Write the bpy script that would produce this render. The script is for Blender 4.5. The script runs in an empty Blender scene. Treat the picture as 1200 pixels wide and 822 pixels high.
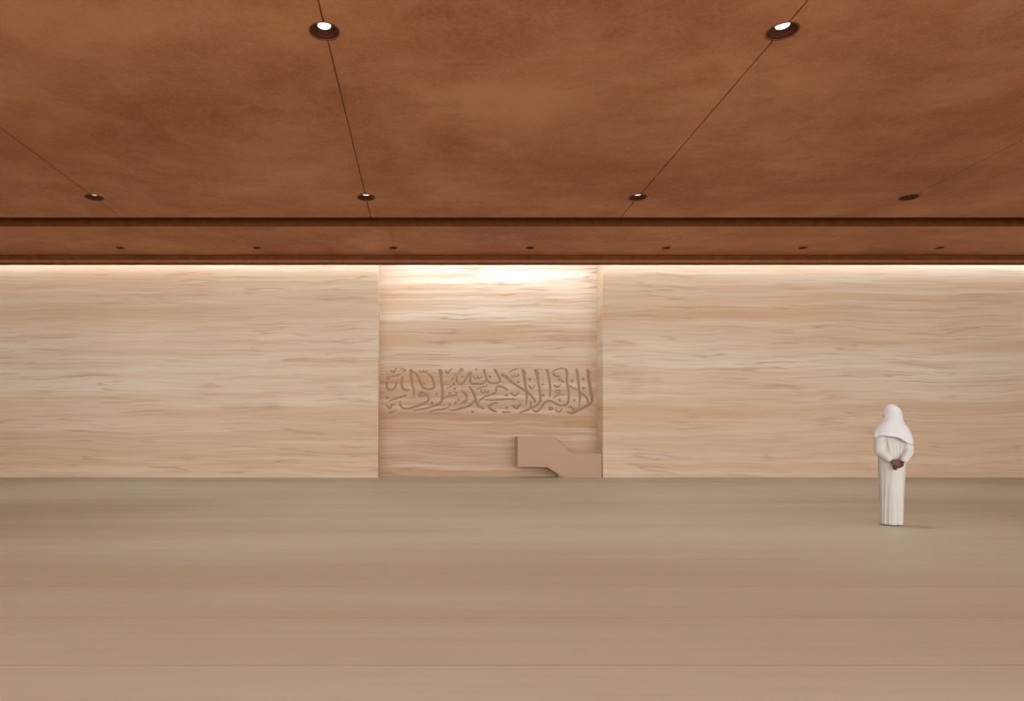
import bpy, bmesh, math, random
from mathutils import Vector, Matrix

random.seed(7)
scn = bpy.context.scene
col = scn.collection
PI = math.pi

# ------------------------------------------------------------------ frame
F = 785.0            # focal length in pixels of the 1200x822 frame
VX, VY = 499.0, 520.0
CAMH = 1.2
HC = 6.474           # ceiling above the eye
ZC = CAMH + HC       # ceiling height
DW = 23.55           # back wall
ND = 0.80            # niche depth
XL, XR = -21.0, 28.0
YF = -7.0            # open front, behind the viewer


def wx(px, d=DW): return (px - VX) * d / F
def wz(py, d=DW): return CAMH + (VY - py) * d / F
def ceil_pt(px, py):
    d = F * HC / (VY - py)
    return wx(px, d), d


# ------------------------------------------------------------------ materials
def nodes(name):
    m = bpy.data.materials.new(name)
    m.use_nodes = True
    nt = m.node_tree
    b = nt.nodes['Principled BSDF']
    return m, nt, b


def N(nt, t, **kw):
    n = nt.nodes.new(t)
    for k, v in kw.items():
        setattr(n, k, v)
    return n


def ramp(nt, fac, stops, interp='LINEAR'):
    r = N(nt, 'ShaderNodeValToRGB')
    r.color_ramp.interpolation = interp
    el = r.color_ramp.elements
    while len(el) < len(stops):
        el.new(0.5)
    for e, (p, c) in zip(el, stops):
        e.position = p
        e.color = (*c, 1) if len(c) == 3 else c
    nt.links.new(fac, r.inputs['Fac'])
    return r


def noise(nt, vec, scale, detail=4, rough=.5, dist=0.0):
    n = N(nt, 'ShaderNodeTexNoise')
    n.inputs['Scale'].default_value = scale
    n.inputs['Detail'].default_value = detail
    n.inputs['Roughness'].default_value = rough
    n.inputs['Distortion'].default_value = dist
    nt.links.new(vec, n.inputs['Vector'])
    return n.outputs['Fac']


def mapping(nt, vec, scale=(1, 1, 1), loc=(0, 0, 0)):
    mp = N(nt, 'ShaderNodeMapping')
    mp.inputs['Scale'].default_value = scale
    mp.inputs['Location'].default_value = loc
    nt.links.new(vec, mp.inputs['Vector'])
    return mp.outputs['Vector']


def mix(nt, fac, a, b, mode='MIX'):
    m = N(nt, 'ShaderNodeMix', data_type='RGBA', blend_type=mode)
    if isinstance(fac, float):
        m.inputs['Factor'].default_value = fac
    else:
        nt.links.new(fac, m.inputs['Factor'])
    for s, v in (('A', a), ('B', b)):
        i = [x for x in m.inputs if x.name == s and x.type == 'RGBA'][0]
        if isinstance(v, tuple):
            i.default_value = (*v, 1)
        else:
            nt.links.new(v, i)
    return [o for o in m.outputs if o.type == 'RGBA'][0]


def math_n(nt, op, a, b=None):
    m = N(nt, 'ShaderNodeMath', operation=op)
    for k, v in enumerate((a, b)):
        if v is None:
            continue
        if isinstance(v, (int, float)):
            m.inputs[k].default_value = v
        else:
            nt.links.new(v, m.inputs[k])
    return m.outputs[0]


def bump(nt, b, h, strength, dist):
    bp = N(nt, 'ShaderNodeBump')
    bp.inputs['Strength'].default_value = strength
    bp.inputs['Distance'].default_value = dist
    nt.links.new(h, bp.inputs['Height'])
    nt.links.new(bp.outputs['Normal'], b.inputs['Normal'])


def objvec(nt):
    return N(nt, 'ShaderNodeTexCoord').outputs['Object']


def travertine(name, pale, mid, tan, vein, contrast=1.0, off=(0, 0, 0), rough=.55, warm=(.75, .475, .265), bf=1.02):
    """bedded stone: long level layers along x, stacked in z"""
    m, nt, b = nodes(name)
    v = mapping(nt, objvec(nt), loc=off)
    # gentle waviness of the beds
    wv = noise(nt, mapping(nt, v, (.30, .30, .22)), 1.0, 3, .55)
    sx = N(nt, 'ShaderNodeSeparateXYZ'); nt.links.new(v, sx.inputs[0])
    z2 = math_n(nt, 'ADD', sx.outputs['Z'], math_n(nt, 'MULTIPLY', wv, .34))
    cb = N(nt, 'ShaderNodeCombineXYZ')
    nt.links.new(sx.outputs['X'], cb.inputs['X']); nt.links.new(sx.outputs['Y'], cb.inputs['Y'])
    nt.links.new(z2, cb.inputs['Z'])
    w = cb.outputs[0]
    broad = noise(nt, mapping(nt, w, (.05, .05, 1.05)), 1.0, 3, .55)
    c = ramp(nt, broad, [(.34, tan), (.47, mid), (.60, pale)]).outputs['Color']
    # warmer beds by height, also carrying light falloff and floor bounce in the colour
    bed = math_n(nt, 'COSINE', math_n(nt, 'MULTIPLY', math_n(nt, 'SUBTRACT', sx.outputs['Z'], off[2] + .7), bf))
    bed_falloff = math_n(nt, 'MULTIPLY', math_n(nt, 'ADD', math_n(nt, 'MULTIPLY', bed, .5), .5), math_n(nt, 'ADD', noise(nt, mapping(nt, w, (.08, .08, 1.7), (5, 5, 1)), 1.0, 3, .5), .15))
    c = mix(nt, math_n(nt, 'MULTIPLY', bed_falloff, .85), c, warm)
    med = noise(nt, mapping(nt, w, (.13, .13, 3.4)), 1.0, 4, .6)
    c = mix(nt, math_n(nt, 'MULTIPLY', ramp(nt, med, [(.42, (0, 0, 0)), (.66, (1, 1, 1))]).outputs['Color'], .62 * contrast), c, tan)
    med2 = noise(nt, mapping(nt, w, (.12, .12, 4.4), (7, 3, 11)), 1.0, 4, .6)
    c = mix(nt, math_n(nt, 'MULTIPLY', ramp(nt, med2, [(.50, (0, 0, 0)), (.68, (1, 1, 1))]).outputs['Color'], .55 * contrast), c, pale)
    fine = noise(nt, mapping(nt, w, (.42, .42, 15)), 1.0, 5, .65)
    c = mix(nt, math_n(nt, 'MULTIPLY', ramp(nt, fine, [(.50, (0, 0, 0)), (.74, (1, 1, 1))]).outputs['Color'], .55 * contrast), c, vein)
    # thin dark bed lines
    ln = noise(nt, mapping(nt, w, (.13, .13, 2.6), (2, 5, 4)), 1.0, 3, .55)
    d = math_n(nt, 'ABSOLUTE', math_n(nt, 'SUBTRACT', ln, .5))
    msk = noise(nt, mapping(nt, w, (.5, .5, .6), (9, 1, 2)), 1.0, 2, .5)
    lf = math_n(nt, 'MULTIPLY', ramp(nt, d, [(0, (1, 1, 1)), (.022, (0, 0, 0))]).outputs['Color'],
                ramp(nt, msk, [(.45, (0, 0, 0)), (.6, (1, 1, 1))]).outputs['Color'])
    c = mix(nt, math_n(nt, 'MULTIPLY', lf, .6 * contrast), c, vein)
    nt.links.new(c, b.inputs['Base Color'])
    b.inputs['Roughness'].default_value = rough
    b.inputs['Specular IOR Level'].default_value = .25
    bump(nt, b, fine, .12, .01)
    return m


def plain(name, c, rough=.6, var=.08, scale=20, metal=0, spec=.3, bmp=0.0):
    m, nt, b = nodes(name)
    n = noise(nt, objvec(nt), scale, 4, .6)
    lo = tuple(x * (1 - var) for x in c); hi = tuple(min(1, x * (1 + var)) for x in c)
    nt.links.new(ramp(nt, n, [(.3, lo), (.7, hi)]).outputs['Color'], b.inputs['Base Color'])
    b.inputs['Roughness'].default_value = rough
    b.inputs['Metallic'].default_value = metal
    b.inputs['Specular IOR Level'].default_value = spec
    if bmp:
        bump(nt, b, n, bmp, .02)
    return m


def emitter(name, c, s):
    m, nt, b = nodes(name)
    b.inputs['Base Color'].default_value = (*c, 1)
    b.inputs['Emission Color'].default_value = (*c, 1)
    b.inputs['Emission Strength'].default_value = s
    return m


def clay(name):
    m, nt, b = nodes(name)
    v = objvec(nt)
    big = noise(nt, mapping(nt, v, (.22, .34, .3)), 1.0, 5, .6, .4)
    c = ramp(nt, big, [(.30, (.31, .098, .032)), (.5, (.43, .168, .068)), (.68, (.55, .248, .117))]).outputs['Color']
    md = noise(nt, mapping(nt, v, (.7, .95, 1)), 1.0, 7, .66, .2)
    c = mix(nt, math_n(nt, 'MULTIPLY', ramp(nt, md, [(.45, (0, 0, 0)), (.66, (1, 1, 1))]).outputs['Color'], .62), c, (.30, .10, .034))
    md2 = noise(nt, mapping(nt, v, (.8, .7, 1), (4, 8, 0)), 1.0, 7, .7, .25)
    c = mix(nt, math_n(nt, 'MULTIPLY', ramp(nt, md2, [(.48, (0, 0, 0)), (.68, (1, 1, 1))]).outputs['Color'], .50), c, (.56, .265, .14))
    fn = noise(nt, v, 14, 6, .75)
    c = mix(nt, math_n(nt, 'MULTIPLY', ramp(nt, fn, [(.45, (0, 0, 0)), (.70, (1, 1, 1))]).outputs['Color'], .30), c, (.66, .36, .2))
    nt.links.new(c, b.inputs['Base Color'])
    b.inputs['Roughness'].default_value = .62
    b.inputs['Specular IOR Level'].default_value = .25
    h = math_n(nt, 'ADD', md, math_n(nt, 'MULTIPLY', fn, .25))
    bump(nt, b, h, .35, .04)
    return m


def floor_stone(name):
    m, nt, b = nodes(name)
    v = objvec(nt)
    sx = N(nt, 'ShaderNodeSeparateXYZ'); nt.links.new(v, sx.inputs[0])
    row = math_n(nt, 'FLOOR', math_n(nt, 'DIVIDE', math_n(nt, 'SUBTRACT', sx.outputs['Y'], 3.623), .995))
    wn = N(nt, 'ShaderNodeTexWhiteNoise', noise_dimensions='1D'); nt.links.new(row, wn.inputs['W'])
    rv = wn.outputs['Value']
    a = noise(nt, mapping(nt, v, (.10, .9, 1)), 1.0, 5, .6, .3)
    c = ramp(nt, a, [(.3, (.47, .415, .30)), (.5, (.525, .495, .385)), (.7, (.56, .555, .45))]).outputs['Color']
    st = noise(nt, mapping(nt, v, (.35, 7, 1), (3, 2, 0)), 1.0, 5, .65)
    c = mix(nt, math_n(nt, 'MULTIPLY', ramp(nt, st, [(.5, (0, 0, 0)), (.75, (1, 1, 1))]).outputs['Color'], .4), c, (.43, .36, .255))
    c = mix(nt, math_n(nt, 'MULTIPLY', rv, .22), c, (.44, .40, .30))
    nt.links.new(c, b.inputs['Base Color'])
    b.inputs['Roughness'].default_value = .42
    b.inputs['Specular IOR Level'].default_value = .35
    bump(nt, b, st, .05, .004)
    return m


def cloth(name, c, scale=260):
    m, nt, b = nodes(name)
    v = objvec(nt)
    w = noise(nt, mapping(nt, v, (1, 1, .25)), scale, 2, .5)
    big = noise(nt, v, 6, 3, .5)
    nt.links.new(ramp(nt, big, [(.3, tuple(x * .94 for x in c)), (.7, c)]).outputs['Color'], b.inputs['Base Color'])
    b.inputs['Roughness'].default_value = .85
    b.inputs['Specular IOR Level'].default_value = .15
    b.inputs['Sheen Weight'].default_value = .15
    bump(nt, b, w, .08, .002)
    return m


M = {}
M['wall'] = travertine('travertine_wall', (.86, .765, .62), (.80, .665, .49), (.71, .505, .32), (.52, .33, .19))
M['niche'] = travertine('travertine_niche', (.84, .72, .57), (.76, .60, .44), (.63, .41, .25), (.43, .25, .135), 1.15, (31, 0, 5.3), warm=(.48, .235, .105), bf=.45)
M['pulpit'] = travertine('travertine_pulpit', (.62, .44, .31), (.58, .40, .275), (.54, .36, .24), (.48, .31, .20), .5, (3, 2, 8.1), .5, (.58, .385, .26))
M['letter'] = plain('carved_letter_stone', (.42, .275, .165), .7, .15, 9)
M['clay'] = clay('clay_ceiling')
M['fascia'] = plain('bronze_clay_fascia', (.30, .115, .045), .55, .15, 5, spec=.25)
M['slot'] = plain('recess_shade', (.17, .052, .015), .8, .2, 4, spec=.1)  # shade of the unlit recesses painted as a dark brown
M['floor'] = floor_stone('floor_travertine')
M['grout'] = plain('floor_joint', (.16, .105, .065), .9, .1)
M['side'] = plain('plaster_side', (.60, .45, .32), .8, .06, 2)
M['bronze'] = plain('dark_bronze', (.085, .024, .010), .6, .2, 30, spec=.15)
M['rim'] = plain('red_bronze_rim', (.15, .05, .022), .5, .15, 30, spec=.25)
M['lamp'] = emitter('lamp_glow', (1.0, .93, .82), 1.6)
M['led'] = emitter('led_glow', (1.0, .90, .80), 2)
M['thobe'] = cloth('white_thobe_cloth', (.55, .54, .50))
M['ghutra'] = cloth('white_headcloth', (.60, .60, .605), 320)
M['skin'] = plain('brown_skin', (.115, .045, .032), .55, .12, 25)
M['hair'] = plain('black_hair', (.02, .014, .012), .6, .3, 60)
M['leather'] = plain('sandal_leather', (.12, .06, .03), .55, .15, 30)
M['eye'] = plain('eye_white', (.75, .72, .68), .3, .05, 10)


# ------------------------------------------------------------------ helpers
class MB:
    def __init__(s):
        s.v, s.f = [], []

    def add(s, vs, fs):
        o = len(s.v)
        s.v += [tuple(p) for p in vs]
        s.f += [tuple(i + o for i in f) for f in fs]
        return s

    def box(s, x0, x1, y0, y1, z0, z1):
        vs = [(x, y, z) for z in (z0, z1) for y in (y0, y1) for x in (x0, x1)]
        return s.add(vs, [(0, 2, 3, 1), (4, 5, 7, 6), (0, 1, 5, 4), (2, 6, 7, 3), (0, 4, 6, 2), (1, 3, 7, 5)])

    def prism_y(s, prof, y0, y1):
        """outline in (x,z), anticlockwise seen from -y, extruded along y"""
        n = len(prof)
        vs = [(x, y0, z) for x, z in prof] + [(x, y1, z) for x, z in prof]
        fs = [tuple(range(n)), tuple(range(2 * n - 1, n - 1, -1))]
        for i in range(n):
            j = (i + 1) % n
            fs.append((i, i + n, j + n, j))
        return s.add(vs, fs)

    def prism_x(s, prof, x0, x1):
        n = len(prof)
        vs = [(x0, y, z) for y, z in prof] + [(x1, y, z) for y, z in prof]
        fs = [tuple(range(n - 1, -1, -1)), tuple(range(n, 2 * n))]
        for i in range(n):
            j = (i + 1) % n
            fs.append((i, j, j + n, i + n))
        return s.add(vs, fs)

    def lathe(s, prof, n=40, c=(0, 0), close=False):
        """profile (r,z) turned about z"""
        o = []
        for r, z in prof:
            o += [(c[0] + r * math.cos(2 * PI * k / n), c[1] + r * math.sin(2 * PI * k / n), z) for k in range(n)]
        fs = []
        m = len(prof)
        for i in range(m if close else m - 1):
            i2 = (i + 1) % m
            for k in range(n):
                k2 = (k + 1) % n
                fs.append((i * n + k, i * n + k2, i2 * n + k2, i2 * n + k))
        return s.add(o, fs)

    def rings(s, rows, cap=True):
        """rows = list of equal-length closed loops"""
        n = len(rows[0])
        vs = [p for r in rows for p in r]
        fs = []
        for i in range(len(rows) - 1):
            for k in range(n):
                k2 = (k + 1) % n
                fs.append((i * n + k, i * n + k2, (i + 1) * n + k2, (i + 1) * n + k))
        if cap:
            fs.append(tuple(range(n - 1, -1, -1)))
            fs.append(tuple(range((len(rows) - 1) * n, len(rows) * n)))
        return s.add(vs, fs)

    def limb(s, pts, n=14, steps=5):
        """rounded tapered tube through (x,y,z,r) points"""
        P = [Vector(p[:3]) for p in pts]
        R = [p[3] for p in pts]
        Q, RR = [], []
        for i in range(len(P) - 1):
            p0 = P[max(0, i - 1)]; p1 = P[i]; p2 = P[i + 1]; p3 = P[min(len(P) - 1, i + 2)]
            for k in range(steps):
                t = k / steps
                q = .5 * ((2 * p1) + (p2 - p0) * t + (2 * p0 - 5 * p1 + 4 * p2 - p3) * t * t + (3 * p1 - p0 - 3 * p2 + p3) * t ** 3)
                Q.append(q); RR.append(R[i] + (R[i + 1] - R[i]) * t)
        Q.append(P[-1]); RR.append(R[-1])
        rows = []
        up = Vector((.13, .31, .94)).normalized()
        T = []
        for i in range(len(Q)):
            t = (Q[min(i + 1, len(Q) - 1)] - Q[max(i - 1, 0)]).normalized()
            T.append(t)
        a = T[0].cross(up)
        if a.length < .1:
            a = T[0].cross(Vector((1, 0, 0)))
        a.normalize()
        ring = []
        def loop(c, t, r, a):
            bb = t.cross(a).normalized()
            return [tuple(c + r * (math.cos(2 * PI * k / n) * a + math.sin(2 * PI * k / n) * bb)) for k in range(n)]
        for e in (.98, .8, .5, .2):
            rows.append(loop(Q[0] - T[0] * RR[0] * e, T[0], RR[0] * math.sqrt(1 - e * e), a))
        for i in range(len(Q)):
            a = (a - T[i] * a.dot(T[i])).normalized()
            rows.append(loop(Q[i], T[i], RR[i], a))
        for e in (.2, .5, .8, .98):
            rows.append(loop(Q[-1] + T[-1] * RR[-1] * e, T[-1], RR[-1] * math.sqrt(1 - e * e), a))
        return s.rings(rows)

    def ellipsoid(s, c, r, n=28, m=18, rot=None):
        rows = []
        for i in range(m + 1):
            th = PI * (.02 + .96 * i / m)
            row = []
            for k in range(n):
                ph = 2 * PI * k / n
                p = Vector((r[0] * math.sin(th) * math.cos(ph), r[1] * math.sin(th) * math.sin(ph), -r[2] * math.cos(th)))
                if rot:
                    p = rot @ p
                row.append(tuple(Vector(c) + p))
            rows.append(row)
        return s.rings(rows)

    def mesh(s, name):
        me = bpy.data.meshes.new(name)
        me.from_pydata(s.v, [], s.f)
        bm = bmesh.new(); bm.from_mesh(me)
        bmesh.ops.recalc_face_normals(bm, faces=bm.faces)
        bm.to_mesh(me); bm.free()
        return me

    def build(s, name, mat, parent=None, smooth=False, bevel=0.0, seg=2):
        o = bpy.data.objects.new(name, s.mesh(name))
        col.objects.link(o)
        o.data.materials.append(mat)
        if smooth:
            for p in o.data.polygons:
                p.use_smooth = True
        if bevel:
            b = o.modifiers.new('edge', 'BEVEL')
            b.width = bevel; b.segments = seg; b.limit_method = 'ANGLE'; b.angle_limit = math.radians(35)
        if parent:
            o.parent = parent
        return o


def bake(o):
    """apply the modifiers of o"""
    bpy.context.view_layer.update()
    dg = bpy.context.evaluated_depsgraph_get()
    me = bpy.data.meshes.new_from_object(o.evaluated_get(dg))
    old = o.data
    o.modifiers.clear()
    o.data = me
    me.name = old.name
    return o


def tag(o, label=None, cat=None, group=None, kind=None):
    if label: o['label'] = label
    if cat: o['category'] = cat
    if group: o['group'] = group
    if kind: o['kind'] = kind
    return o


def empty(name, loc=(0, 0, 0), rz=0):
    o = bpy.data.objects.new(name, None)
    o.empty_display_size = .2
    o.location = loc
    o.rotation_euler = (0, 0, rz)
    col.objects.link(o)
    return o


# ------------------------------------------------------------------ room
# floor: long stone slabs laid across the room, open joints between them
fb = MB()
y = 3.623 - .995 * 11
k = 0
while y < DW + ND:
    y1 = min(y + .995, DW + ND + .3)
    fb.box(XL, XR, y + .004, y1 - .004, -.06, 0)
    y += .995
tag(fb.build('floor', M['floor']), 'pale beige stone floor of long slabs with thin straight joints', kind='structure')
gb = MB().box(XL, XR, YF - .4, DW + ND + .3, -.12, -.0004)
tag(gb.build('floor_bed', M['grout']), kind='structure')

# back wall with its niche
nx0, nx1 = wx(443), wx(706.5)
ZT = ZC + .9
wb = MB()
wb.box(XL, nx0, DW, DW + ND + .3, 0, ZT)
wb.box(nx1, XR, DW, DW + ND + .3, 0, ZT)
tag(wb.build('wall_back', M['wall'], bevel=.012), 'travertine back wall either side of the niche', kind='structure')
nb = MB().box(nx0, nx1, DW + ND, DW + ND + .3, 0, ZT)
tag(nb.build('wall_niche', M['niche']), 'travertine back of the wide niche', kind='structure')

tag(MB().box(XL - .3, XL, YF, DW + ND + .3, 0, ZT).build('wall_left', M['side']), kind='structure')
tag(MB().box(XR, XR + .3, YF, DW + ND + .3, 0, ZT).build('wall_right', M['side']), kind='structure')

# ceiling
Y_S0 = F * HC / 265.0     # slot, near edge
Y_S1 = F * HC / 254.0     # slot, far edge
Y_E = 22.98
YFA = 23.10               # fascia face

row_near = [(380, 36.5), (917, 36.5)]
row_mid = [(110.5, 231.5), (429, 231.5), (747.5, 231.5), (1065, 231.5)]
row_far = [(141, 290.5), (301, 290.5), (463, 290.5), (625.5, 290.5), (787, 290.5), (950, 290.5), (1113, 290.5)]
L_near = [ceil_pt(*p) for p in row_near]
L_mid = [ceil_pt(*p) for p in row_mid]
L_far = [ceil_pt(*p) for p in row_far]
SX = L_mid[1][0] - L_mid[0][0]
xs_joint = [L_mid[0][0] + SX * i for i in range(-1, 5)]
SXF = L_far[1][0] - L_far[0][0]

R_BIG, R_SMALL = .235, .135


def ceiling_band(name, xs, gap, y0, y1, holes):
    mb = MB()
    xx = [XL] + [x for x in xs if XL + .1 < x < XR - .1] + [XR]
    for a, b_ in zip(xx[:-1], xx[1:]):
        mb.box(a + (gap / 2 if a > XL else 0), b_ - (gap / 2 if b_ < XR else 0), y0, y1, ZC, ZC + .05)
    o = mb.build(name, M['clay'])
    back = MB().box(XL, XR, y0, y1, ZC + .05, ZC + .30)
    bo = back.build(name + '_back', M['clay'])
    cut = MB()
    for (x, yy, r) in holes:
        cut.rings([[(x + r * math.cos(2 * PI * k / 48), yy + r * math.sin(2 * PI * k / 48), z) for k in range(48)] for z in (ZC - .2, ZC + .22)])
    co = cut.build('cutter', M['clay'])
    for t in (o, bo):
        md = t.modifiers.new('holes', 'BOOLEAN')
        md.object = co; md.operation = 'DIFFERENCE'; md.solver = 'EXACT'
        bake(t)
    # one mesh: panels and their backing
    bm = bmesh.new(); bm.from_mesh(o.data); bm.from_mesh(bo.data)
    me = bpy.data.meshes.new(name); bm.to_mesh(me); bm.free()
    me.materials.append(M['clay'])
    o.data = me
    bpy.data.objects.remove(bo); bpy.data.objects.remove(co)
    tag(o, kind='structure')
    return o


D_near = L_near[0][1]
D_mid = L_mid[0][1]
PITCH_Y = D_mid - D_near
D_front = D_near - PITCH_Y
grid = []                                   # every big downlight (x, y)
for i, x in enumerate(xs_joint):
    if not XL + .5 < x < XR - .5:
        continue
    for yy in (D_front, D_near, D_mid):
        grid.append((x, yy))
far = [(L_far[0][0] + SXF * i, L_far[0][1]) for i in range(7)]
c1 = ceiling_band('ceiling', xs_joint, .026, YF, Y_S0, [(x, yy, R_BIG) for x, yy in L_near + L_mid])
c1['label'] = 'mottled red-brown clay ceiling over the hall'
c2 = ceiling_band('ceiling_rear', [far[i][0] for i in (0, 2, 4, 6)], .012, Y_S1, Y_E, [(x, yy, R_SMALL) for x, yy in far])
c2['label'] = 'narrow red-brown clay ceiling strip beyond the dark slot'

# slot between the two ceiling fields, its shade put into the dark colour
sb = MB()
sb.box(XL, XR, Y_S0 - .12, Y_S0 - .0, ZC + .302, ZC + .75)
sb.box(XL, XR, Y_S1 + .0, Y_S1 + .12, ZC + .302, ZC + .75)
sb.box(XL, XR, Y_S0 - .12, Y_S1 + .12, ZC + .752, ZC + .9)
sb.box(XL, XR, Y_S0 + .001, Y_S0 + .012, ZC + .004, ZC + .30)
sb.box(XL, XR, Y_S1 - .012, Y_S1 - .001, ZC + .004, ZC + .30)
tag(sb.build('trim_1', M['slot']), 'slot running across the ceiling, its shade painted dark brown', kind='structure')

# fascia at the end of the ceiling that hides the light on the wall
zb = wz(310, YFA)
fz = MB()
fz.box(XL, XR, YFA, YFA + .09, zb, ZC + .3)  # shadow gap under the ceiling edge, darkened by colour
fz.box(XL, XR, YFA - .02, YFA - .0005, zb, zb + .045)
tag(fz.build('trim_2', M['slot']), 'fascia along the top of the wall, its gap shade painted dark red-brown', kind='structure')
tag(MB().box(XL, XR, YFA - .05, YFA - .001, zb + .05, zb + .14).build('trim_3', M['fascia'], bevel=.012), 'slim red-brown rail along the dark fascia', kind='structure')
# lid over the light cove
cv = MB().box(XL, XR, Y_E - .1, DW + ND + .3, ZT + .001, ZT + .2)
cv.box(XL, XR, Y_E, YFA - .001, ZC + .25, ZC + .30)
cv.box(XL, XR, Y_E - .1, Y_E, ZC + .302, ZT)
tag(cv.build('ceiling_cove', M['fascia']), kind='structure')

# ------------------------------------------------------------------ downlights
def lathe_obj(prof, name, mat, parent, close=False, n=48):
    return MB().lathe(prof, n=n, close=close).build(name, mat, parent, smooth=True)


def make_downlight(r, depth, rl, label, group):
    t = empty('recessed_downlight')
    tag(t, label, 'ceiling light', group)
    a = r - .004
    # ring lying just below the plaster, turned back up into the hole
    lathe_obj([(a, .045), (a, 0), (a + .012, -.001), (a + .012, -.008), (a - .004, -.010), (a - .012, -.006), (a - .012, .045)],
              'trim_ring', M['rim'], t, close=True)
    rf = lathe_obj([(a - .013, .003), (a - .03, depth * .45), (rl + .02, depth * .92), (rl + .004, depth), (rl + .004, depth + .05), (a - .006, depth + .05), (a - .006, .047), (a - .013, .046)],
                   'reflector', M['bronze'], t, close=True)
    lathe_obj([(.0005, depth + .004), (rl * .6, depth + .006), (rl, depth + .010), (rl, depth + .03), (.0005, depth + .03)], 'lamp', M['lamp'], t, close=True)
    return t


LABELS_MID = ['brown-rimmed round downlight on the leftmost ceiling seam, near the dark slot',
              'round downlight on the second ceiling seam from the left, near the dark slot',
              'round downlight on the third ceiling seam from the left, near the dark slot',
              'brown-rimmed round downlight on the rightmost ceiling seam, near the dark slot']
GB, GS = 'large downlights along the ceiling seams', 'small downlights in the rear ceiling strip'
proto = make_downlight(R_BIG, .078, .105, 'x', GB)
protos = make_downlight(R_SMALL, .06, .05, 'x', GS)


def dup(root, loc, label, group):
    r = root.copy(); col.objects.link(r); r.location = loc
    r['label'] = label; r['group'] = group
    for ch in root.children:
        c = ch.copy(); col.objects.link(c); c.parent = r
    return r


lights = []
used = False
def place(p, loc, label, group, first):
    if first:
        p.location = loc; p['label'] = label
        return p
    return dup(p, loc, label, group)

vis = []
for (x, yy), lb in zip(L_near, ['large round downlight with bright lamp on the long dark seam, nearest the viewer',
                                'large round downlight with bright lamp on the right-hand slanting seam, nearest the viewer']):
    vis.append((x, yy, lb))
for (x, yy), lb in zip(L_mid, LABELS_MID):
    vis.append((x, yy, lb))
for i, (x, yy, lb) in enumerate(vis):
    place(proto, (x, yy, ZC), lb, GB, i == 0)
seen = {(round(x, 1), round(yy, 1)) for x, yy, _ in vis}
hid = [g for g in grid if (round(g[0], 1), round(g[1], 1)) not in seen]
ORD = ['leftmost', 'second from the left', 'third from the left', 'middle', 'third from the right', 'second from the right', 'rightmost']
for i, (x, yy) in enumerate(far):
    place(protos, (x, yy, ZC), ('small round downlight in the rear ceiling strip, %s of seven' % ORD[i]), GS, i == 0)


def light(name, kind, loc, energy, color, parent=None, rot=(0, 0, 0), **kw):
    d = bpy.data.lights.new(name, kind)
    d.energy = energy; d.color = color
    for k_, v_ in kw.items():
        setattr(d, k_, v_)
    o = bpy.data.objects.new(name, d)
    o.location = loc; o.rotation_euler = rot
    col.objects.link(o)
    return o


WARM = (1.0, .96, .90)
P_BIG, P_SMALL = 600, 50
for x, yy in grid:
    if (round(x, 1), round(yy, 1)) in seen or True:
        light('downlight_beam', 'SPOT', (x, yy, ZC + .055), P_BIG if yy > 8 else 140, WARM, spot_size=math.radians(88), spot_blend=1.0, shadow_soft_size=.06)
for x, yy in far:
    light('downlight_beam', 'SPOT', (x, yy, ZC + .03), P_SMALL, WARM, spot_size=math.radians(90), spot_blend=1.0, shadow_soft_size=.04)

# ------------------------------------------------------------------ cove light
COVE = (.78, .88, 1.0)
zled = zb + .10
sh = MB().box(XL + .2, XR - .2, YFA + .092, YFA + .16, zled - .06, zled - .02)
led = empty('cove_light_strip', (0, 0, 0))
tag(led, 'warm light strip hidden behind the fascia above the wall', 'light strip')
sh.build('ledge', M['fascia'], led)
MB().box(XL + .2, XR - .2, YFA + .10, YFA + .15, zled - .02, zled).build('led_strip', M['led'], led)
W = XR - XL
# light from the strip onto the wall (tilted up and towards the stone, and down over it)
light('cove_glow', 'AREA', ((XL + XR) / 2, YFA + .13, zled + .03), 15, COVE, shape='RECTANGLE', size=W - .6, size_y=.05,
      rot=(math.radians(105), 0, 0))
light('cove_wash', 'AREA', ((XL + XR) / 2, YFA + .20, zled + .35), 290, COVE, shape='RECTANGLE', size=W - .6, size_y=.12,
      rot=(math.radians(22), 0, 0))
light('niche_wash', 'AREA', ((nx0 + nx1) / 2, YFA + .30, ZC + .72), 78, (.76, .89, 1), shape='RECTANGLE', size=nx1 - nx0 - .5, size_y=.15,
      rot=(math.radians(22), 0, 0))

# ------------------------------------------------------------------ stone pulpit in the niche
YP = DW + .02
pr = 705.3
pul = empty('stone_pulpit', (0, 0, 0))
tag(pul, 'low peach stone pulpit with stepped solid parapet at the right of the niche', 'pulpit')
def px(a): return wx(a, YP)
def pz(a): return wz(a, YP)
x_l, x_r = px(606.8), px(pr)
zt, zl, zu = pz(511.8), pz(532), pz(547.8)
front = [(x_l, zu), (px(641), zu), (px(661), 0.0), (x_r, 0.0), (x_r, zl), (px(673), zl), (px(668), zl + .03), (px(652), zt - .07), (px(645), zt), (x_l, zt)]
TP = .10
YB = DW + ND - .03
MB().prism_y(front, YP, YP + TP).build('parapet', M['pulpit'], pul, bevel=.01)
MB().prism_y(front, YB - TP, YB).build('parapet', M['pulpit'], pul, bevel=.01)
MB().box(x_l, x_l + TP, YP + TP + .001, YB - TP - .001, zu, zt).build('end_panel', M['pulpit'], pul, bevel=.01)
sx0 = px(641)
MB().prism_y([(x_l + TP + .001, zu), (sx0, zu), (px(661), 0.0), (px(672), 0), (px(652), zu + .12), (x_l + TP + .001, zu + .12)], YP + TP + .001, YB - TP - .001).build('platform', M['pulpit'], pul)
for i in range(2):
    xa = px(655) + .30 * (1 - i)
    MB().box(xa, xa + .32, YP + TP + .002, YB - TP - .002, .0, .16 * (i + 1)).build('step', M['pulpit'], pul, bevel=.006)

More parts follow.
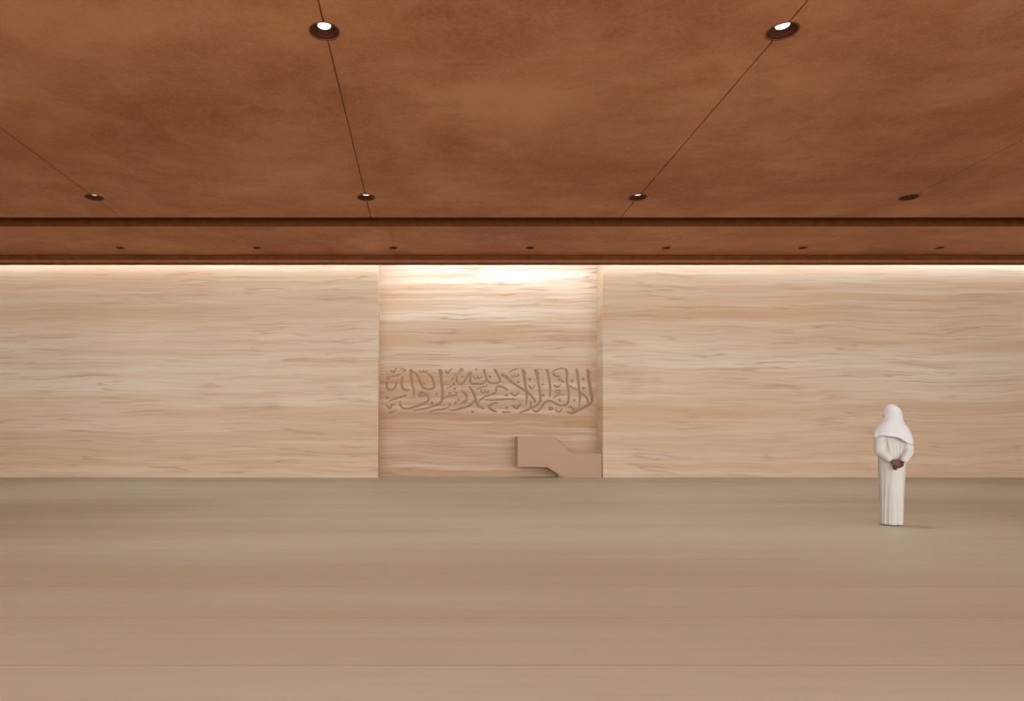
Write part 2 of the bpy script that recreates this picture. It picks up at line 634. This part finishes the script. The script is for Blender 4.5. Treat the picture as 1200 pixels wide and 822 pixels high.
# ------------------------------------------------------------------ carved calligraphy
ins = empty('calligraphy_inscription', (0, 0, 0))
tag(ins, 'long band of carved Arabic calligraphy across the niche wall', 'inscription')
ORG = {'A': 448, 'B': 498, 'C': 548, 'D': 598, 'E': 645}
ZS = 12.65
YN = DW + ND


def ins_pt(p, q):
    d = YN
    return wx(ORG[p] + q[0] / ZS, d), wz(426 + q[1] / ZS, d)


def stroke(name, p, pts, w, h=.028):
    P = [Vector((*ins_pt(p, q), 0)) for q in pts]
    ws = list(w) if isinstance(w, (list, tuple)) else [w] * len(P)
    while len(ws) < len(P):
        ws.append(ws[-1])
    Q, R = [], []
    st = 6
    for i in range(len(P) - 1):
        p0 = P[max(0, i - 1)]; p1 = P[i]; p2 = P[i + 1]; p3 = P[min(len(P) - 1, i + 2)]
        for k in range(st):
            t = k / st
            Q.append(.5 * ((2 * p1) + (p2 - p0) * t + (2 * p0 - 5 * p1 + 4 * p2 - p3) * t * t + (3 * p1 - p0 - 3 * p2 + p3) * t ** 3))
            R.append(ws[i] + (ws[i + 1] - ws[i]) * t)
    Q.append(P[-1]); R.append(ws[-1])
    n = len(Q)
    rows = []
    for i in range(n):
        t = (Q[min(i + 1, n - 1)] - Q[max(i - 1, 0)])
        if t.length < 1e-6: t = Vector((1, 0, 0))
        t.normalize()
        nr = Vector((-t.y, t.x, 0))
        e = 1.0
        if i == 0 or i == n - 1: e = .45
        elif i == 1 or i == n - 2: e = .85
        hw = .88 * R[i] / ZS * YN / F / 2 * e
        prof = [(-1, 0), (-.86, .7), (-.5, 1), (.5, 1), (.86, .7), (1, 0)]
        rows.append([(Q[i].x + nr.x * a * hw, YN - .001 - b_ * h * min(1, .6 + .4 * e), Q[i].y + nr.y * a * hw) for a, b_ in prof])
    mb = MB(); mb.rings(rows)
    return mb.build(name, M['letter'], ins, smooth=False)


LET = [
 ('E', [(545, 85), (560, 160), (575, 280), (600, 420), (620, 520), (600, 590), (520, 640), (420, 690), (330, 732), (240, 722)], [46, 50, 48, 50, 52, 46, 42, 40, 42, 20]),
 ('E', [(550, 88), (585, 130), (612, 152)], [34, 24, 12]),
 ('E', [(385, 80), (402, 160), (415, 280), (432, 400), (440, 500), (428, 600)], [44, 46, 42, 40, 36, 26]),
 ('E', [(450, 435), (510, 480), (555, 540), (545, 592)], [28, 36, 38, 24]),
 ('E', [(270, 320), (310, 350), (370, 385), (420, 375)], [20, 30, 30, 24]),
 ('E', [(225, 80), (250, 150), (245, 250), (265, 380), (272, 480), (265, 560), (235, 612), (150, 622), (80, 595), (20, 562), (-35, 555), (-85, 585), (-125, 640), (-165, 690), (-215, 712), (-265, 690)], [40, 42, 38, 38, 38, 38, 38, 36, 34, 34, 36, 38, 38, 38, 40, 24]),
 ('E', [(222, 82), (150, 75), (60, 105), (28, 140)], [24, 20, 20, 22]),
 ('E', [(30, 150), (80, 182), (150, 200)], [36, 42, 30]),
 ('E', [(110, 228), (160, 252), (205, 285)], [24, 36, 26]),
 ('D', [(535, 85), (560, 150), (580, 250), (592, 380), (585, 505)], [42, 40, 38, 38, 24]),
 ('D', [(540, 88), (570, 125), (595, 150)], [34, 26, 14]),
 ('D', [(180, 85), (200, 160), (220, 280), (236, 400), (245, 500), (235, 618)], [46, 42, 40, 40, 38, 26]),
 ('D', [(185, 88), (215, 130), (238, 162)], [34, 28, 14]),
 ('D', [(-142, 165), (-70, 190), (0, 255), (80, 315), (180, 375), (240, 410), (300, 470), (360, 540), (368, 585)], [46, 50, 42, 40, 42, 38, 40, 40, 26]),
 ('D', [(370, 90), (400, 180), (420, 300), (440, 430), (447, 540), (412, 610), (340, 652), (250, 692), (130, 730)], [50, 46, 42, 42, 42, 42, 40, 38, 20]),
 ('D', [(376, 92), (410, 135), (438, 168)], [38, 30, 14]),
 ('D', [(305, 560), (302, 610), (298, 665)], [20, 26, 22]),
 ('C', [(50, 115), (45, 190), (36, 245), (65, 298), (140, 302), (215, 302), (262, 262), (278, 215)], [38, 34, 36, 38, 36, 36, 34, 20]),
 ('C', [(240, 85), (265, 170), (292, 235), (335, 285), (400, 292), (458, 280), (480, 240), (460, 190), (425, 130), (395, 78)], [42, 38, 36, 36, 36, 38, 38, 36, 34, 28]),
 ('C', [(395, 78), (420, 98), (442, 118)], [30, 22, 12]),
 ('B', [(690, 118), (640, 170), (600, 242), (550, 302), (490, 286), (468, 225), (488, 180)], [36, 32, 34, 36, 36, 32, 22]),
 ('C', [(22, 330), (70, 400), (105, 470), (122, 540), (150, 610), (200, 650), (255, 672)], [26, 40, 44, 44, 40, 38, 26]),
 ('B', [(745, 545), (700, 592), (640, 638), (540, 665), (440, 690), (375, 685)], [36, 40, 38, 36, 32, 18]),
 ('C', [(425, 415), (430, 352), (470, 340), (540, 358), (605, 402)], [30, 30, 34, 36, 22]),
 ('C', [(425, 430), (350, 458), (250, 498), (185, 545), (160, 590)], [34, 36, 30, 26, 20]),
 ('C', [(240, 536), (400, 542), (560, 530), (725, 537)], [24, 34, 36, 26]),
 ('C', [(455, 588), (380, 595), (318, 640), (350, 680), (435, 718)], [26, 36, 38, 42, 38]),
 ('C', [(118, 382), (200, 360), (302, 324)], [18, 24, 18]),
 ('D', [(-30, 137), (40, 100), (122, 80)], [14, 20, 14]),
 ('B', [(215, 85), (235, 170), (250, 300), (262, 420), (257, 520), (228, 582), (130, 632), (0, 670), (-180, 705)], [48, 46, 42, 42, 40, 40, 36, 30, 16]),
 ('B', [(220, 88), (248, 125), (272, 158)], [36, 28, 14]),
 ('B', [(258, 525), (360, 482), (480, 470)], [24, 30, 28]),
 ('B', [(535, 408), (592, 442), (622, 510), (600, 562), (535, 592)], [42, 44, 42, 40, 22]),
 ('B', [(50, 722), (180, 690), (355, 658)], [18, 30, 28]),
 ('B', [(358, 645), (365, 615), (375, 585)], [30, 34, 22]),
 ('B', [(430, 612), (448, 590), (470, 565)], [28, 32, 20]),
 ('A', [(512, 158), (550, 230), (588, 335), (625, 368), (690, 382), (740, 375), (770, 345), (762, 280), (727, 195), (678, 150)], [36, 42, 40, 40, 38, 38, 38, 38, 38, 34]),
 ('A', [(420, 85), (430, 180), (442, 300), (468, 390), (465, 510)], [46, 42, 40, 38, 30]),
 ('A', [(425, 90), (470, 135), (518, 162)], [30, 24, 22]),
 ('A', [(70, 275), (65, 340), (92, 385), (150, 388), (192, 350), (215, 262)], [30, 36, 40, 34, 32, 22]),
 ('A', [(90, 185), (75, 228), (125, 225)], [34, 34, 22]),
 ('A', [(105, 202), (200, 185), (282, 153)], [18, 24, 20]),
 ('A', [(292, 235), (286, 310), (308, 368), (350, 396), (405, 390)], [28, 36, 40, 42, 26]),
 ('A', [(365, 470), (270, 500), (180, 528), (95, 562)], [34, 32, 28, 16]),
 ('A', [(272, 550), (264, 600), (290, 650), (350, 672), (450, 655), (560, 620), (640, 580), (690, 535), (665, 470), (620, 440), (570, 440), (530, 475)], [26, 36, 38, 38, 38, 38, 36, 34, 34, 34, 34, 26]),
 ('A', [(530, 480), (590, 485), (655, 475)], [18, 22, 18]),
 ('A', [(82, 735), (140, 722), (215, 698)], [22, 28, 16]),
]
MARK = [
 ('E', [(300, 255), (318, 258), (338, 262)], 40), ('E', [(480, 210), (485, 235), (512, 235)], [20, 36, 16]),
 ('E', [(490, 340), (490, 370), (525, 370)], [20, 38, 16]), ('E', [(340, 545), (355, 548), (372, 550)], 38),
 ('E', [(132, 520), (138, 545), (162, 550)], [20, 36, 18]),
 ('E', [(50, 318), (100, 352), (158, 308)], [34, 30, 20]),
 ('E', [(75, 442), (95, 402), (135, 405), (140, 440), (85, 448)], 22),
 ('E', [(32, 518), (110, 478), (212, 450)], [18, 22, 16]),
 ('E', [(272, 665), (300, 640), (340, 672), (405, 662)], [26, 28, 28, 18]),
 ('E', [(285, 692), (330, 690), (372, 702)], 18), ('E', [(430, 605), (428, 628), (405, 640)], 20),
 ('E', [(75, 680), (125, 722), (182, 678)], [34, 30, 20]),
 ('D', [(278, 215), (292, 235), (312, 232)], [26, 36, 18]), ('D', [(470, 300), (480, 312), (500, 312)], [28, 34, 16]),
 ('D', [(485, 450), (490, 478), (508, 480)], [18, 34, 16]),
 ('D', [(272, 325), (320, 370), (372, 320)], [34, 30, 20]), ('D', [(110, 265), (120, 280), (138, 278)], [26, 34, 16]),
 ('D', [(22, 180), (32, 202), (65, 190), (70, 168), (78, 200), (112, 190), (118, 158), (128, 188)], 18),
 ('D', [(5, 432), (70, 476), (132, 424)], [34, 32, 22]), ('D', [(25, 615), (100, 672), (118, 630), (168, 605)], [36, 32, 22, 30]),
 ('D', [(565, 668), (595, 650), (632, 672), (590, 690), (568, 672)], 24),
 ('C', [(90, 188), (112, 222), (150, 215), (155, 190), (165, 222), (200, 215), (208, 185)], 20),
 ('C', [(195, 385), (215, 430), (255, 425), (258, 395), (268, 430), (305, 425), (310, 395)], 24),
 ('C', [(325, 180), (335, 198), (352, 205)], [26, 36, 16]), ('C', [(108, 88), (128, 86), (148, 102)], 22),
 ('C', [(550, 475), (578, 472), (605, 470)], [16, 36, 22]), ('C', [(560, 660), (580, 658), (602, 660)], 32),
 ('C', [(512, 712), (540, 725), (640, 722)], [34, 30, 22]), ('C', [(55, 718), (75, 716), (98, 722)], 36),
 ('B', [(300, 95), (350, 150), (368, 100), (412, 76)], [26, 28, 20, 32]),
 ('B', [(505, 108), (535, 72), (562, 100), (522, 120), (506, 108)], 20), ('B', [(415, 182), (460, 165), (510, 138)], 14),
 ('B', [(390, 225), (410, 228), (435, 226)], 40), ('B', [(405, 300), (425, 300), (446, 304)], 40),
 ('B', [(424, 376), (440, 378), (458, 380)], 34), ('B', [(355, 440), (370, 442), (386, 444)], 38),
 ('B', [(452, 435), (470, 437), (488, 440)], 40), ('B', [(485, 540), (500, 540), (518, 542)], 36),
 ('B', [(160, 450), (176, 452), (192, 456)], 38), ('B', [(88, 585), (105, 586), (122, 590)], 38),
 ('B', [(315, 372), (360, 352), (412, 330)], 14), ('B', [(545, 190), (555, 202), (575, 190)], [28, 26, 16]),
 ('A', [(118, 100), (168, 132), (185, 95), (218, 75)], [30, 28, 20, 26]),
 ('A', [(270, 92), (320, 84), (348, 105), (305, 128)], 22), ('A', [(282, 212), (300, 214), (320, 216)], 42),
 ('A', [(550, 92), (572, 126), (610, 122), (612, 98), (625, 128), (658, 122), (665, 92)], 22),
 ('A', [(60, 490), (75, 510), (102, 520)], [26, 38, 24]), ('A', [(58, 622), (115, 664), (140, 615), (185, 622)], [30, 38, 22, 26]),
 ('A', [(610, 300), (626, 302), (644, 304)], 38), ('A', [(720, 580), (736, 582), (752, 586)], 40),
]
for p, pts, w in LET:
    stroke('letter', p, pts, w)
for p, pts, w in MARK:
    stroke('diacritic_mark', p, pts, w, .035)

# ------------------------------------------------------------------ person in white, seen from behind
DP = F * CAMH / (616.0 - VY)
person = empty('person', (wx(1045, DP), DP, 0), math.radians(-19))
tag(person, 'person in long white robe and white headcloth, hands clasped behind the back', 'person')


def remesh(mb, name, mat, voxel, smooth_it=0, parent=person):
    o = mb.build(name, mat, parent, smooth=True)
    r = o.modifiers.new('skin', 'REMESH'); r.mode = 'VOXEL'; r.voxel_size = voxel; r.use_smooth_shade = True
    if smooth_it:
        s = o.modifiers.new('soft', 'SMOOTH'); s.iterations = smooth_it; s.factor = .5
    bake(o)
    for p in o.data.polygons:
        p.use_smooth = True
    return o


HY = math.radians(42)                      # head turned to the left
HR = Matrix.Rotation(HY, 3, 'Z')
HC0 = Vector((0, .02, 1.625))
def hd(x, y_, z): return tuple(HC0 + HR @ Vector((x, y_, z)))

b = MB()
# trunk
def oval(z, rx, ry, cx=0, cy=0, n=28):
    return [(cx + rx * math.cos(2 * PI * k / n), cy + ry * math.sin(2 * PI * k / n), z) for k in range(n)]
b.rings([oval(.84, .14, .105), oval(.95, .165, .115), oval(1.05, .145, .10), oval(1.18, .15, .105), oval(1.30, .165, .115), oval(1.39, .15, .10), oval(1.44, .09, .075), oval(1.48, .05, .055)])
b.limb([(0, -.005, 1.42, .06), (0, .0, 1.50, .056), (0, .01, 1.56, .054)])
# head: skull, face, jaw, nose, brow, lips, ears
b.ellipsoid(hd(0, -.012, .03), (.074, .094, .098), rot=HR)
b.ellipsoid(hd(0, .03, -.035), (.058, .062, .075), rot=HR)
b.limb([(*hd(0, .082, .02), .010), (*hd(0, .104, -.020), .013), (*hd(0, .090, -.028), .012)])
b.limb([(*hd(-.042, .074, .028), .012), (*hd(0, .084, .030), .012), (*hd(.042, .074, .028), .012)])
b.limb([(*hd(-.022, .083, -.058), .007), (*hd(0, .091, -.056), .008), (*hd(.022, .083, -.058), .007)])
b.limb([(*hd(-.018, .082, -.070), .007), (*hd(0, .089, -.071), .008), (*hd(.018, .082, -.070), .007)])
b.ellipsoid(hd(0, .074, -.096), (.024, .018, .016), rot=HR)
for s in (-1, 1):
    b.limb([(*hd(s * .074, -.006, .022), .012), (*hd(s * .081, -.012, .0), .014), (*hd(s * .076, -.004, -.026), .009)])
# legs and feet
for s in (-1, 1):
    b.limb([(s * 0.063, 0, .90, .085), (s * 0.068, .0, .72, .078), (s * 0.070, .012, .50, .055), (s * 0.070, -.012, .34, .053), (s * 0.070, -.01, .10, .036)])
    b.limb([(s * 0.070, -.035, .045, .033), (s * 0.073, .05, .045, .036), (s * 0.078, .13, .032, .030), (s * 0.078, .17, .028, .022)])
    for q in range(5):
        xx = s * (.054 + .013 * q)
        b.limb([(xx, .15, .030, .011), (xx, .195 - .007 * q, .022, .010 - .0007 * q)], n=8, steps=2)
# arms: shoulders, elbows out, forearms crossing to the hands behind the back
EL, ER = Vector((-.176, -.085, 1.09)), Vector((.182, -.085, 1.09))
WL, WR = Vector((-.065, -.215, .955)), Vector((.075, -.205, .935))
SHL, SHR = Vector((-.142, 0, 1.395)), Vector((.142, 0, 1.395))
for S_, E_, W_ in ((SHL, EL, WL), (SHR, ER, WR)):
    b.limb([(*S_, .052), (*(S_.lerp(E_, .5)), .047), (*E_, .040)])
    b.limb([(*E_, .040), (*(E_.lerp(W_, .35)), .040), (*W_, .026)])
# hands: the left lies over the right
def hand(W_, palm_dir, up, side):
    d = Vector(palm_dir).normalized(); u = Vector(up).normalized()
    nrm = d.cross(u).normalized() * side
    a0 = W_ + d * .02
    for q in range(4):
        off = u * (.030 - .020 * q)
        b.limb([(*(W_ + off * .55 + d * .01), .017), (*(W_ + off + d * .055), .016), (*(W_ + off + d * .09), .012)], n=10, steps=3)
        ln = (.068, .078, .072, .056)[q]
        k0 = W_ + off + d * .088
        k1 = k0 + d * ln * .42 + nrm * .004
        k2 = k1 + d * ln * .30 + nrm * .016
        k3 = k2 + d * ln * .12 + nrm * .022
        b.limb([(*k0, .0105), (*k1, .0095), (*k2, .0085), (*k3, .0075)], n=10, steps=4)
    t0 = W_ + d * .025 + u * .022
    b.limb([(*t0, .015), (*(t0 + d * .03 + u * .026), .013), (*(t0 + d * .06 + u * .036 + nrm * .008), .011), (*(t0 + d * .085 + u * .036 + nrm * .014), .009)], n=10, steps=4)

hand(WL, (.80, -.10, -.55), (.50, 0, .80), 1)
hand(WR + Vector((0, .022, 0)), (-.72, .0, -.62), (-.55, -.1, .78), -1)
body = remesh(b, 'body', M['skin'], .0055, 1)

# eyes and beard
for s in (-1, 1):
    eb = MB().ellipsoid(hd(s * .031, .068, .010), (.013, .012, .012), 16, 10, HR)
    eb.build('eye', M['eye'], person, smooth=True)
bd = MB()
bd.limb([(*hd(-.062, .010, -.03), .014), (*hd(-.050, .052, -.082), .018), (*hd(0, .082, -.108), .022), (*hd(.050, .052, -.082), .018), (*hd(.062, .010, -.03), .014)])
bd.limb([(*hd(-.028, .084, -.052), .007), (*hd(0, .094, -.045), .009), (*hd(.028, .084, -.052), .007)])
remesh(bd, 'beard', M['hair'], .005, 1)
for s in (-1, 1):
    sd = MB()
    pts = [(s * .073 + .042 * math.cos(t) * (1 if math.sin(t) > 0 else .85), .06 + .14 * math.sin(t)) for t in [2 * PI * k / 28 for k in range(28)]]
    sd.rings([[(x, y_, z) for x, y_ in pts] for z in (.0, .014)])
    sd.build('sandal', M['leather'], person, bevel=.003)

# thobe: one robe, shoulders to ankles, with sleeves
t = MB()
def robe_row(z, rx, ry, cx, cy, fold, n=96):
    row = []
    for k in range(n):
        a = 2 * PI * k / n
        f = 1 + fold * (.55 * math.sin(7 * a + 1.3 + .4 * z) + .35 * math.sin(11 * a + .6) + .45 * math.sin(4 * a + 2.2 - .6 * z))
        row.append((cx + rx * f * math.cos(a), cy + ry * f * math.sin(a), z))
    return row
rows = []
for z, rx, ry, cy, fo in [(.012, .142, .135, .02, .07), (.10, .141, .133, .018, .07), (.30, .144, .132, .012, .065), (.50, .150, .134, .008, .05),
                          (.70, .160, .138, .0, .035), (.88, .168, .142, -.004, .022), (1.02, .165, .138, .0, .015), (1.15, .166, .136, 0, .01),
                          (1.27, .172, .134, 0, .006), (1.36, .164, .122, 0, .003), (1.42, .130, .100, 0, 0), (1.46, .090, .080, 0, 0), (1.50, .068, .070, .005, 0)]:
    rows.append(robe_row(z, rx, ry, 0, cy, fo))
t.rings(rows)
for S_, E_, W_ in ((SHL, EL, WL), (SHR, ER, WR)):
    ce = E_.lerp(W_, .84)
    t.limb([(*(S_ + Vector((0, 0, -.01))), .078), (*(S_.lerp(E_, .35)), .082), (*(S_.lerp(E_, .75)), .074), (*E_, .066), (*(E_.lerp(W_, .35)), .066), (*(E_.lerp(W_, .65)), .058), (*ce, .050)], n=20)
    # creases round the elbow
    for q in (.55, .72, .88):
        c_ = S_.lerp(E_, q); d_ = (E_ - S_).normalized()
        a_ = d_.cross(Vector((0, 1, 0))).normalized(); b_ = d_.cross(a_)
        rr = .078 - .01 * q
        t.limb([(*(c_ + rr * .93 * (math.cos(g) * a_ + math.sin(g) * b_) + d_ * .03 * math.sin(g * 1.0 + q * 9)), .010) for g in [2.0 + .55 * j for j in range(6)]], n=8, steps=3)
for x0, x1, w_ in ((-.085, -.045, .014), (-.03, .0, .010), (.035, .03, .012), (.095, .06, .013)):
    t.limb([(x0, -.112, 1.30, w_ * .6), ((x0 + x1) / 2, -.135, 1.15, w_), (x1, -.135, 1.0, w_ * .7)], n=10)
# deep folds hanging from the waist at the back
for x0, x1, w_ in ((.088, .098, .018), (.035, .050, .008), (-.045, -.06, .008), (-.10, -.105, .009)):
    def yb(x, rx, ry, cy): return cy - ry * math.sqrt(max(.02, 1 - (x / rx) ** 2))
    t.limb([(x0, yb(x0, .168, .142, -.004) + .004, .86, w_ * .5), (x0 * .6 + x1 * .4, yb(x0 * .6 + x1 * .4, .151, .134, .008), .55, w_), (x1, yb(x1, .141, .133, .016), .2, w_ * 1.15), (x1, yb(x1, .142, .135, .02), .03, w_ * 1.1)], n=10)
thobe = remesh(t, 'thobe', M['thobe'], .0085, 5)

# headcloth draped over crown, neck and shoulders
def ghutra_mesh():
    spec = [  # z, rx, ry, cy, yaw share, opening half angle
        (1.774, .012, .014, .012, 1, 180), (1.766, .034, .038, .012, 1, 180), (1.749, .060, .068, .012, 1, 180), (1.724, .083, .093, .010, 1, 178), (1.695, .098, .110, .006, 1, 150),
        (1.660, .107, .121, .002, 1, 128), (1.620, .111, .124, -.002, 1, 118), (1.580, .119, .122, -.004, 1, 114), (1.540, .130, .122, -.006, .9, 114),
        (1.505, .147, .124, -.006, .7, 116), (1.470, .170, .130, -.006, .45, 122), (1.435, .196, .140, -.006, .25, 130), (1.400, .216, .148, -.006, .1, 138),
        (1.350, .234, .156, -.008, 0, 144), (1.300, .246, .164, -.012, 0, 148), (1.240, .254, .174, -.018, 0, 150), (1.180, .260, .184, -.024, 0, 150)]
    n = 84
    vs, fs = [], []
    for i, (z, rx, ry, cy, yw, op) in enumerate(spec):
        for k in range(n + 1):
            u = -1 + 2 * k / n
            opl = op if z > 1.48 else op - (op - 78) * min(1, (1.48 - z) / .13)
            a = math.radians(op if u > 0 else opl) * u                 # 0 = straight behind, + = wearer's right
            low = max(0, min(1, (1.50 - z) / .3))
            f = 1 + low * .030 * math.sin(9 * a + 1 + z * 4) + low * .020 * math.sin(15 * a + .5)
            # hem: high on the left of the back, falling to the right
            ad = math.degrees(a)
            hem = 1.285 - .10 * max(0, min(1, (ad - 5) / 45)) - .02 * math.sin(a * 3)
            zz = z
            if z < 1.40:
                tt = (1.40 - z) / (1.40 - 1.18)
                zz = 1.40 - tt * (1.40 - hem)
            x, y_ = rx * f * math.sin(a), cy - ry * f * math.cos(a)
            p = Vector((x, y_, 0))
            c0 = Vector((0, .01, 0))
            p = c0 + Matrix.Rotation(HY * yw, 3, 'Z') @ (p - c0)
            vs.append((p.x, p.y, zz))
    for i in range(len(spec) - 1):
        for k in range(n):
            fs.append((i * (n + 1) + k, (i + 1) * (n + 1) + k, (i + 1) * (n + 1) + k + 1, i * (n + 1) + k + 1))
    # crown cap
    fs.append(tuple(range(0, n)))
    return vs, fs
g = MB(); g.add(*ghutra_mesh())
gh = g.build('headcloth', M['ghutra'], person, smooth=True)
bmm = bmesh.new(); bmm.from_mesh(gh.data)
bmesh.ops.remove_doubles(bmm, verts=bmm.verts, dist=.0008)
bmesh.ops.recalc_face_normals(bmm, faces=bmm.faces)
bmm.to_mesh(gh.data); bmm.free()
so = gh.modifiers.new('thick', 'SOLIDIFY'); so.thickness = .006; so.offset = 0
sm = gh.modifiers.new('soft', 'SMOOTH'); sm.iterations = 2
sd_ = gh.modifiers.new('fine', 'SUBSURF'); sd_.levels = 1; sd_.render_levels = 1
bake(gh)
for p in gh.data.polygons:
    p.use_smooth = True

# ------------------------------------------------------------------ daylight from the open front
w = bpy.data.worlds.new('daylight'); scn.world = w
w.use_nodes = True
bg = w.node_tree.nodes['Background']
bg.inputs['Color'].default_value = (.97, .985, 1.0, 1)
bg.inputs['Strength'].default_value = 4.6

# ------------------------------------------------------------------ camera
cd = bpy.data.cameras.new('camera')
cd.sensor_fit = 'HORIZONTAL'
cd.sensor_width = 36
cd.lens = 36 * F / 1200
cd.shift_x = (600 - VX) / 1200
cd.shift_y = (VY - 411) / 1200
cd.clip_end = 200
cam = bpy.data.objects.new('camera', cd)
cam.location = (0, 0, CAMH)
cam.rotation_euler = (PI / 2, 0, 0)
col.objects.link(cam)
scn.camera = cam

vs_ = scn.view_settings
vs_.view_transform = 'Standard'
vs_.look = 'None'
vs_.gamma = 1
vs_.use_curve_mapping = False
vs_.exposure = .06
